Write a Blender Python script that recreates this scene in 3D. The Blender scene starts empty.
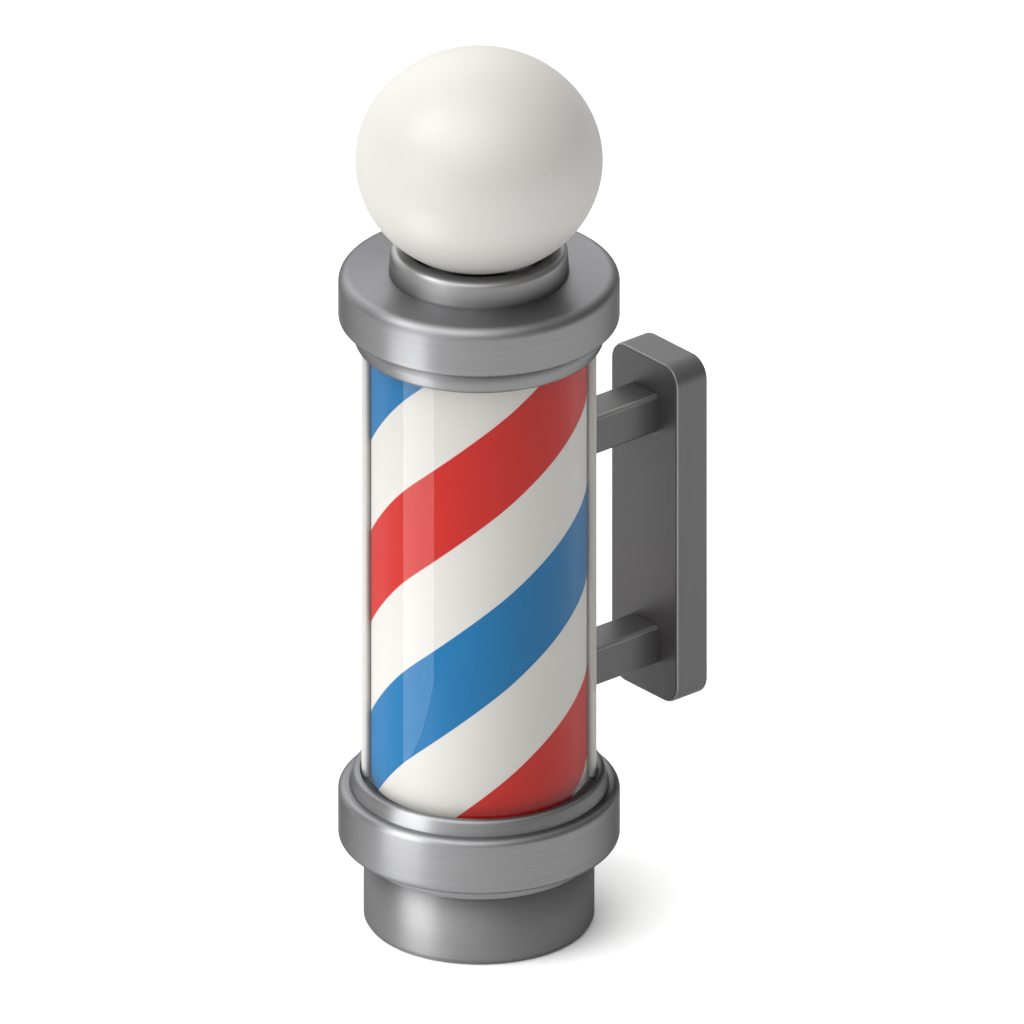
import bpy, bmesh, math
from mathutils import Vector

MM = 0.001
C = bpy.data.collections.new("scene_objects")
bpy.context.scene.collection.children.link(C)

# ------------------------------------------------------------------ camera
S_E, C_E = 0.435, 0.9004
scene = bpy.context.scene
cam_d = bpy.data.cameras.new("camera")
cam_d.type = 'ORTHO'
cam_d.ortho_scale = 1.024
cam_d.clip_start = 0.01
cam_d.clip_end = 200
cam = bpy.data.objects.new("camera", cam_d)
scene.collection.objects.link(cam)
e = math.asin(S_E)
zt = (916 - 512) / C_E * MM                       # point on the pole axis at mid-frame height
tgt = Vector((33 * MM, 0, zt))
cam.location = tgt + Vector((0, -math.cos(e), math.sin(e))) * 6.0
cam.rotation_euler = (math.pi / 2 - e, 0, 0)
scene.camera = cam
scene.view_settings.view_transform = 'Standard'
scene.view_settings.look = 'None'
scene.view_settings.exposure = 0
scene.view_settings.gamma = 1

# ------------------------------------------------------------------ material helpers
def new_mat(name):
    m = bpy.data.materials.new(name)
    m.use_nodes = True
    nt = m.node_tree
    return m, nt, nt.nodes["Principled BSDF"]

def set_in(node, **kw):
    for k, v in kw.items():
        node.inputs[k.replace('_', ' ')].default_value = v

def brushed(name, color, rough, aniso, metallic, radial=True, streak=(6, 6, 420), amp=0.05):
    m, nt, p = new_mat(name)
    N, L = nt.nodes, nt.links
    tc = N.new('ShaderNodeTexCoord')
    mp = N.new('ShaderNodeMapping'); mp.inputs['Scale'].default_value = streak
    L.new(tc.outputs['Object'], mp.inputs['Vector'])
    nz = N.new('ShaderNodeTexNoise'); set_in(nz, Scale=1.0, Detail=5.0, Roughness=0.65)
    L.new(mp.outputs['Vector'], nz.inputs['Vector'])
    mp2 = N.new('ShaderNodeMapping'); mp2.inputs['Scale'].default_value = (500, 500, 500)
    L.new(tc.outputs['Object'], mp2.inputs['Vector'])
    nf = N.new('ShaderNodeTexNoise'); set_in(nf, Scale=1.0, Detail=2.0)
    L.new(mp2.outputs['Vector'], nf.inputs['Vector'])
    # colour with faint streaks
    mr = N.new('ShaderNodeMapRange'); mr.inputs['From Min'].default_value = 0.3; mr.inputs['From Max'].default_value = 0.7
    mr.inputs['To Min'].default_value = 1 - amp; mr.inputs['To Max'].default_value = 1 + amp
    L.new(nz.outputs['Fac'], mr.inputs['Value'])
    vm = N.new('ShaderNodeVectorMath'); vm.operation = 'SCALE'
    vm.inputs[0].default_value = color
    L.new(mr.outputs['Result'], vm.inputs['Scale'])
    L.new(vm.outputs['Vector'], p.inputs['Base Color'])
    rr = N.new('ShaderNodeMapRange'); rr.inputs['To Min'].default_value = rough - 0.04; rr.inputs['To Max'].default_value = rough + 0.04
    L.new(nz.outputs['Fac'], rr.inputs['Value'])
    L.new(rr.outputs['Result'], p.inputs['Roughness'])
    add = N.new('ShaderNodeMath'); add.operation = 'ADD'
    ms = N.new('ShaderNodeMath'); ms.operation = 'MULTIPLY'; ms.inputs[1].default_value = 0.35
    L.new(nf.outputs['Fac'], ms.inputs[0])
    L.new(nz.outputs['Fac'], add.inputs[0]); L.new(ms.outputs[0], add.inputs[1])
    bp = N.new('ShaderNodeBump'); set_in(bp, Strength=0.06, Distance=0.0004)
    L.new(add.outputs[0], bp.inputs['Height'])
    L.new(bp.outputs['Normal'], p.inputs['Normal'])
    p.inputs['Metallic'].default_value = metallic
    p.inputs['Specular Tint'].default_value = (0.3, 0.3, 0.3, 1)
    if aniso:
        p.inputs['Anisotropic'].default_value = aniso
        if radial:
            p.inputs['Anisotropic Rotation'].default_value = 0.25
            tg = N.new('ShaderNodeTangent'); tg.direction_type = 'RADIAL'; tg.axis = 'Z'
            L.new(tg.outputs['Tangent'], p.inputs['Tangent'])
    return m

METAL = brushed("brushed_steel", (0.195, 0.196, 0.200), 0.38, 0.8, 1.0, amp=0.07)
METAL_F = brushed("foot_steel", (0.205, 0.205, 0.208), 0.50, 0.85, 1.0, amp=0.07)
METAL_N = brushed("neck_steel", (0.29, 0.29, 0.295), 0.36, 0.8, 1.0, amp=0.06)
METAL_B = brushed("bracket_steel", (0.096, 0.096, 0.096), 0.42, 0.0, 0.55, radial=False, streak=(300, 300, 8), amp=0.05)

def plain(name, color, rough, coat=0.0, spec=0.5, grain=0.03, gscale=700, bump=0.02):
    m, nt, p = new_mat(name)
    N, L = nt.nodes, nt.links
    tc = N.new('ShaderNodeTexCoord')
    nz = N.new('ShaderNodeTexNoise'); set_in(nz, Scale=gscale, Detail=3.0)
    L.new(tc.outputs['Object'], nz.inputs['Vector'])
    mr = N.new('ShaderNodeMapRange'); mr.inputs['From Min'].default_value = 0.3; mr.inputs['From Max'].default_value = 0.7
    mr.inputs['To Min'].default_value = 1 - grain; mr.inputs['To Max'].default_value = 1 + grain
    L.new(nz.outputs['Fac'], mr.inputs['Value'])
    vm = N.new('ShaderNodeVectorMath'); vm.operation = 'SCALE'; vm.inputs[0].default_value = color
    L.new(mr.outputs['Result'], vm.inputs['Scale'])
    L.new(vm.outputs['Vector'], p.inputs['Base Color'])
    bp = N.new('ShaderNodeBump'); set_in(bp, Strength=bump, Distance=0.0003)
    L.new(nz.outputs['Fac'], bp.inputs['Height']); L.new(bp.outputs['Normal'], p.inputs['Normal'])
    set_in(p, Roughness=rough)
    p.inputs['Specular IOR Level'].default_value = spec
    p.inputs['Coat Weight'].default_value = coat
    return m

GLOBE = plain("opal_globe", (0.402, 0.390, 0.373), 0.42, spec=0.0, grain=0.006)
# opal glass: a matt body under a faint, even satin sheen
gnt = GLOBE.node_tree
gp = gnt.nodes["Principled BSDF"]
sh = gnt.nodes.new('ShaderNodeBsdfGlossy'); sh.inputs['Roughness'].default_value = 0.40; sh.inputs['Color'].default_value = (1, 1, 1, 1)
gmx = gnt.nodes.new('ShaderNodeMixShader'); gmx.inputs[0].default_value = 0.05
gnt.links.new(gp.outputs[0], gmx.inputs[1]); gnt.links.new(sh.outputs[0], gmx.inputs[2])
gnt.links.new(gmx.outputs[0], gnt.nodes["Material Output"].inputs['Surface'])
WHITE = plain("drum_white", (0.395, 0.382, 0.364), 0.6, spec=0.0, grain=0.01, bump=0)
RED = plain("drum_red", (0.315, 0.008, 0.005), 0.55, spec=0.0, grain=0.02, bump=0)
BLUE = plain("drum_blue", (0.001, 0.090, 0.220), 0.55, spec=0.0, grain=0.02, bump=0)
GROUND = plain("white_backdrop", (0.86, 0.86, 0.86), 0.9, spec=0.0, grain=0.0, gscale=30)
DARK = plain("seal_dark", (0.02, 0.02, 0.022), 0.6)

# clear acrylic: straight-through transparency with a Fresnel surface reflection
GLASS = bpy.data.materials.new("clear_acrylic")
GLASS.use_nodes = True
nt = GLASS.node_tree
nt.nodes.remove(nt.nodes["Principled BSDF"])
tr = nt.nodes.new('ShaderNodeBsdfTransparent'); tr.inputs['Color'].default_value = (0.965, 0.968, 0.965, 1)
gl = nt.nodes.new('ShaderNodeBsdfGlossy'); gl.inputs['Roughness'].default_value = 0.0; gl.inputs['Color'].default_value = (1, 1, 1, 1)
fr = nt.nodes.new('ShaderNodeFresnel'); fr.inputs['IOR'].default_value = 1.45
gm = nt.nodes.new('ShaderNodeNewGeometry')
ior = nt.nodes.new('ShaderNodeMapRange')      # same reflectance from either side of the wall
ior.inputs['To Min'].default_value = 1.29; ior.inputs['To Max'].default_value = 1 / 1.29
nt.links.new(gm.outputs['Backfacing'], ior.inputs['Value']); nt.links.new(ior.outputs['Result'], fr.inputs['IOR'])
mx = nt.nodes.new('ShaderNodeMixShader')
cl = nt.nodes.new('ShaderNodeMath'); cl.operation = 'MINIMUM'; cl.inputs[1].default_value = 0.045
nt.links.new(fr.outputs[0], cl.inputs[0]); nt.links.new(cl.outputs[0], mx.inputs[0]); nt.links.new(tr.outputs[0], mx.inputs[1]); nt.links.new(gl.outputs[0], mx.inputs[2])
nt.links.new(mx.outputs[0], nt.nodes["Material Output"].inputs['Surface'])
ROD = plain("gap_tone_satin", (0.36, 0.348, 0.33), 0.6, spec=0.1, grain=0.01)  # for the added strips that stand in for the tube's edge tones

EDGE = brushed("plate_edge_highlight", (0.22, 0.22, 0.218), 0.4, 0.0, 0.7, radial=False, amp=0.05)  # lighter than the bracket: edge highlight put into the plate's colour
EDGE2 = brushed("arm_edge_highlight", (0.21, 0.21, 0.208), 0.4, 0.0, 0.6, radial=False, amp=0.05)  # same for the arms, highlight held in the colour

# ------------------------------------------------------------------ mesh helpers
def link(name, bm, mat, parent=None, smooth_angle=None, loc=None):
    me = bpy.data.meshes.new(name)
    bm.normal_update()
    bm.to_mesh(me); bm.free()
    for q in me.polygons: q.use_smooth = True
    mats = mat if isinstance(mat, (list, tuple)) else [mat]
    for q in mats: me.materials.append(q)
    o = bpy.data.objects.new(name, me)
    C.objects.link(o)
    if parent: o.parent = parent
    return o

def fillet(points, closed=False):
    """points: (r, z, fillet_radius) -> polyline of (r, z) with rounded corners"""
    out = []
    n = len(points)
    for i, (x, y, f) in enumerate(points):
        if f <= 0 or (not closed and (i == 0 or i == n - 1)):
            out.append((x, y)); continue
        P = Vector((x, y)); A = Vector(points[i - 1][:2]); B = Vector(points[(i + 1) % n][:2])
        a = (A - P).normalized(); b = (B - P).normalized()
        ang = a.angle(b)
        d = f / math.tan(ang / 2)
        d = min(d, (A - P).length * 0.499, (B - P).length * 0.499)
        f2 = d * math.tan(ang / 2)
        cen = P + (a + b).normalized() * (f2 / math.sin(ang / 2))
        s = (P + a * d) - cen; t = (P + b * d) - cen
        a0 = math.atan2(s.y, s.x); a1 = math.atan2(t.y, t.x)
        da = (a1 - a0 + math.pi) % (2 * math.pi) - math.pi
        k = max(6, int(abs(da) * f2 / 0.8))
        k = min(k, 20)
        for j in range(k + 1):
            th = a0 + da * j / k
            out.append((cen.x + f2 * math.cos(th), cen.y + f2 * math.sin(th)))
    return out

def lathe(profile, seg=256, closed=True):
    """profile of (r, z) in mm, revolved about z"""
    bm = bmesh.new()
    rings = []
    for (r, z) in profile:
        if r < 1e-4:
            rings.append([bm.verts.new((0, 0, z * MM))])
        else:
            rings.append([bm.verts.new((r * MM * math.cos(2 * math.pi * i / seg), r * MM * math.sin(2 * math.pi * i / seg), z * MM)) for i in range(seg)])
    pairs = list(zip(rings, rings[1:]))
    if closed: pairs.append((rings[-1], rings[0]))
    for a, b in pairs:
        for i in range(seg):
            j = (i + 1) % seg
            if len(a) == 1 and len(b) == 1: continue
            if len(a) == 1: bm.faces.new((a[0], b[i], b[j]))
            elif len(b) == 1: bm.faces.new((a[i], b[0], a[j]))
            else: bm.faces.new((a[i], b[i], b[j], a[j]))
    bmesh.ops.recalc_face_normals(bm, faces=bm.faces)
    return bm

# ------------------------------------------------------------------ ground
bm = bmesh.new()
s = 15
vs = [bm.verts.new(v) for v in ((-s, -s, 0), (s, -s, 0), (s, s, 0), (-s, s, 0))]
bm.faces.new(vs)
g = link("ground", bm, GROUND)
g["kind"] = "structure"

# ------------------------------------------------------------------ barber pole
pole = bpy.data.objects.new("barber_pole", None)
pole.empty_display_size = 0.1
C.objects.link(pole)
pole["label"] = "red, white and blue striped barber pole with white globe, steel caps and wall bracket"
pole["category"] = "barber pole"

# base: drum foot, closed solid of revolution
base = link("base", lathe(fillet([(0, 0.5, 0), (112.5, 0.5, 2.0), (113.0, 3.4, 0.8), (115.5, 5.2, 2.5), (115.5, 84, 0), (0, 84, 0)]), closed=False), METAL_F, pole)
link("shoulder_band", lathe(fillet([(114, 73.5, 0), (116.2, 74.5, 0.5), (121.5, 92, 0), (114, 92, 0)], True)), METAL, base)
link("collar", lathe(fillet([(100, 88.5, 0), (124, 88.5, 1), (141, 89.5, 8.5), (141, 149.5, 9.5), (127.2, 149.5, 0.8), (126.5, 146, 0), (100, 146, 0)], True)), METAL, base)
link("rim", lathe(fillet([(118.25, 146.5, 0), (130.2, 146.5, 0), (129.8, 150.5, 0.8), (125.6, 165.3, 4.5), (118.25, 165.6, 1.5)], True)), METAL, base)
link("seal", lathe([(104, 150), (118.8, 150), (118.8, 159), (104, 159)]), DARK, base)

# cap at the top
cap = link("cap", lathe(fillet([(0, 664, 0), (132, 664, 2), (141, 665.5, 8), (141, 717, 11.5), (0, 717, 0)]), closed=False), METAL, pole)
link("lower_collar", lathe(fillet([(108.6, 639.5, 0.5), (123.8, 638, 7.0), (126.6, 650, 5), (127, 666, 0), (108.6, 666, 0)], True)), METAL, cap)
nr = [(66, 715, 0), (90.6, 715, 0), (90.2, 720, 2.0), (88.4, 744.5, 6.5), (72, 745.0, 1.5), (70, 738, 0), (66, 730, 0)]
link("neck_ring", lathe(fillet(nr, True)), METAL_N, cap)

# globe
prof = []
NB = 120
for i in range(NB + 1):
    a = -math.pi / 2 + math.pi * i / NB
    prof.append((max(0, 124 * math.cos(a)), 839.5 + 113 * math.sin(a)))
prof[0] = (0, prof[0][1]); prof[-1] = (0, prof[-1][1])
link("globe", lathe(prof, closed=False), GLOBE, pole)

# glass tube
R_O, R_I = 118.0, 115.5
link("glass_tube", lathe([(R_O, 159.3), (R_O, 650)], closed=False), GLASS, pole)

# two slim satin strips added either side of the drum, imitating the tube's shaded edges
for sx in (-1, 1):
    bm = bmesh.new()
    rings = []
    for z in (155, 165, 250, 350, 450, 550, 640, 652):
        rings.append([bm.verts.new(((sx * 112.7 + 4.9 * math.cos(t)) * MM, 9 * math.sin(t) * MM, z * MM)) for t in [2 * math.pi * i / 40 for i in range(40)]])
    for q, r in zip(rings, rings[1:]):
        for i in range(40): bm.faces.new((q[i], q[(i + 1) % 40], r[(i + 1) % 40], r[i]))
    bmesh.ops.recalc_face_normals(bm, faces=bm.faces)
    link("gap_tone_strip", bm, ROD, pole)

# striped drum: helical bands, boundary curve z = f(theta) measured at the lower edge of the red band
PITCH = 402.0
knots = [(-82, 336), (-44.4, 407.4), (-24.7, 440.5), (-3.4, 475), (15.4, 503.3), (33.2, 529.2), (51.8, 553), (66.4, 568.5), (80.4, 579.5)]
knots += [(130, 612), (180, 643), (230, 680)]
KX = []; KY = []
for k in (-1, 0, 1):
    for a, z in knots: KX.append(a + 360 * k); KY.append(z + PITCH * k)
def tang(i):
    if i == 0 or i == len(KX) - 1: return 1.1
    return (KY[i + 1] - KY[i - 1]) / (KX[i + 1] - KX[i - 1])
def fcurve(a):
    for i in range(len(KX) - 1):
        if KX[i] <= a <= KX[i + 1]:
            h = KX[i + 1] - KX[i]; t = (a - KX[i]) / h
            m0, m1 = tang(i), tang(i + 1)
            return ((2*t**3 - 3*t**2 + 1) * KY[i] + (t**3 - 2*t**2 + t) * h * m0 + (-2*t**3 + 3*t**2) * KY[i+1] + (t**3 - t**2) * h * m1)
    return KY[0]
bands = [(0, 101.5, 1), (101.5, 201.5, 0), (201.5, 303.0, 2), (303.0, PITCH, 0)]
bm = bmesh.new()
SEG = 360
RD = 108.0
cols = []
rows = []
for k in range(-3, 3):
    for (a, b, mi) in bands:
        n = 8
        for j in range(n): rows.append((k * PITCH + a + (b - a) * j / n, mi))
for i in range(SEG + 1):
    deg = -180 + i * 360 / SEG
    f = fcurve(deg)
    th = math.radians(deg)
    # theta 0 faces the camera (-y), +90 is screen right (+x)
    cols.append([bm.verts.new((RD * MM * math.sin(th), -RD * MM * math.cos(th), (f + r[0]) * MM)) for r in rows])
for i in range(SEG):
    for j in range(len(rows) - 1):
        fc = bm.faces.new((cols[i][j], cols[i + 1][j], cols[i + 1][j + 1], cols[i][j + 1]))
        fc.material_index = rows[j][1]
bmesh.ops.bisect_plane(bm, geom=bm.verts[:] + bm.edges[:] + bm.faces[:], plane_co=(0, 0, 0.150), plane_no=(0, 0, -1), clear_outer=True)
bmesh.ops.bisect_plane(bm, geom=bm.verts[:] + bm.edges[:] + bm.faces[:], plane_co=(0, 0, 0.660), plane_no=(0, 0, 1), clear_outer=True)
bmesh.ops.remove_doubles(bm, verts=bm.verts, dist=1e-6)
link("striped_drum", bm, [WHITE, RED, BLUE], pole)

# ------------------------------------------------------------------ wall bracket
PHI = math.radians(49.5)
V = Vector((math.sin(PHI), math.cos(PHI), 0))      # away from the pole
U = Vector((math.cos(PHI), -math.sin(PHI), 0))     # across the plate
def rounded_plate(v0, v1, w, z0, z1, rc, bev, edge_highlight=False):
    """rounded-rectangle plate in the (u, z) plane, extruded along v with softened edges"""
    def outline(inset, n=14):
        hw = w / 2 - inset; a, b = z0 + inset, z1 - inset; r = max(rc - inset, 0.5)
        pts = []
        for cx, cz, a0 in ((hw - r, b - r, 0), (-hw + r, b - r, 90), (-hw + r, a + r, 180), (hw - r, a + r, 270)):
            for j in range(n + 1):
                t = math.radians(a0 + 90 * j / n)
                pts.append((cx + r * math.cos(t), cz + r * math.sin(t)))
        return pts
    bm = bmesh.new()
    loops = []
    K = 6
    for j in range(K + 1):
        t = math.pi / 2 * j / K
        loops.append((v0 + bev * (1 - math.cos(t)), bev * (1 - math.sin(t))))
    for j in range(K + 1):
        t = math.pi / 2 * j / K
        loops.append((v1 - bev + bev * math.sin(t), bev * (1 - math.cos(t))))
    rings = []
    for v, ins in loops:
        rings.append([bm.verts.new((V * v + U * u) * MM + Vector((0, 0, z * MM))) for u, z in outline(ins)])
    for k, (a, b) in enumerate(zip(rings, rings[1:])):
        n = len(a)
        for i in range(n):
            q = bm.faces.new((a[i], b[i], b[(i + 1) % n], a[(i + 1) % n]))
            if not edge_highlight and 1 <= i <= 12 and v1 < 230: q.material_index = 1     # painted highlight on the top outer edge of an arm
            if edge_highlight and k in (2, 3): q.material_index = 1       # lighter steel paints a highlight along the front edge
    for r in (rings[0], rings[-1]): bm.faces.new(r)
    bmesh.ops.recalc_face_normals(bm, faces=bm.faces)
    return bm

def flat_fix(o):
    me = o.data
    bm = bmesh.new(); bm.from_mesh(me)
    big = [f for f in bm.faces if len(f.verts) > 4]
    for f in big:
        f.smooth = False
        for ed in f.edges: ed.smooth = False
    bm.to_mesh(me); bm.free()

plate = link("wall_plate", rounded_plate(217, 257.5, 103, 181.5, 556, 22, 3.2, edge_highlight=True), [METAL_B, EDGE], pole)
flat_fix(plate)
for zc in (497.5, 240.8):
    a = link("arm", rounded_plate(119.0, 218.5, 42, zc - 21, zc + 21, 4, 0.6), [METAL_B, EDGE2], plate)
    flat_fix(a)

# ------------------------------------------------------------------ light: a graded studio surround plus one strip lamp
w = bpy.data.worlds.new("World")
scene.world = w
w.use_nodes = True
N, L = w.node_tree.nodes, w.node_tree.links
bg = N["Background"]
tc = N.new('ShaderNodeTexCoord')
def lobe(direction, power, color, gain):
    d = Vector(direction).normalized()
    nrm = N.new('ShaderNodeVectorMath'); nrm.operation = 'NORMALIZE'
    L.new(tc.outputs['Generated'], nrm.inputs[0])
    dp = N.new('ShaderNodeVectorMath'); dp.operation = 'DOT_PRODUCT'
    L.new(nrm.outputs['Vector'], dp.inputs[0]); dp.inputs[1].default_value = d
    mx = N.new('ShaderNodeMath'); mx.operation = 'MAXIMUM'; L.new(dp.outputs['Value'], mx.inputs[0]); mx.inputs[1].default_value = 0
    pw = N.new('ShaderNodeMath'); pw.operation = 'POWER'; L.new(mx.outputs[0], pw.inputs[0]); pw.inputs[1].default_value = power
    sc = N.new('ShaderNodeVectorMath'); sc.operation = 'SCALE'; sc.inputs[0].default_value = Vector(color) * gain
    L.new(pw.outputs[0], sc.inputs['Scale'])
    return sc.outputs['Vector']
parts = [
    lobe((-0.66, -0.12, 0.72), 50, (1, 1, 1.0), 9.0),      # main softbox, high on the left
    lobe((-0.32, 0.0, 0.9), 1.3, (1, 1, 1.0), 1.2),       # broad overhead wash
    lobe((-0.76, -0.63, 0.12), 18, (1, 1, 1.0), 2.7),      # low softbox on the left
    lobe((-0.25, -0.42, 0.87), 8, (1, 1, 1.0), 3.9),       # overhead softbox, a little to the front
    lobe((-0.25, 0.9, 0.40), 5, (1, 1, 1.0), 3.0),         # rear glow, added to brighten the upward metal faces
]
last = None
for q in parts:
    acc = N.new('ShaderNodeVectorMath'); acc.operation = 'ADD'
    if last is None: acc.inputs[0].default_value = (0.17, 0.165, 0.157)
    else: L.new(last, acc.inputs[0])
    L.new(q, acc.inputs[1]); last = acc.outputs[0]
L.new(last, bg.inputs['Color'])
bg.inputs['Strength'].default_value = 0.89

ld = bpy.data.lights.new("strip_lamp", 'AREA')
ld.shape = 'RECTANGLE'; ld.size = 0.40; ld.size_y = 0.5
ld.energy = 2.5
lo = bpy.data.objects.new("strip_lamp", ld)
scene.collection.objects.link(lo)
lo.location = (-0.50, -0.366, 0.252)
lo.rotation_euler = (math.pi / 2, 0, -math.pi / 2)
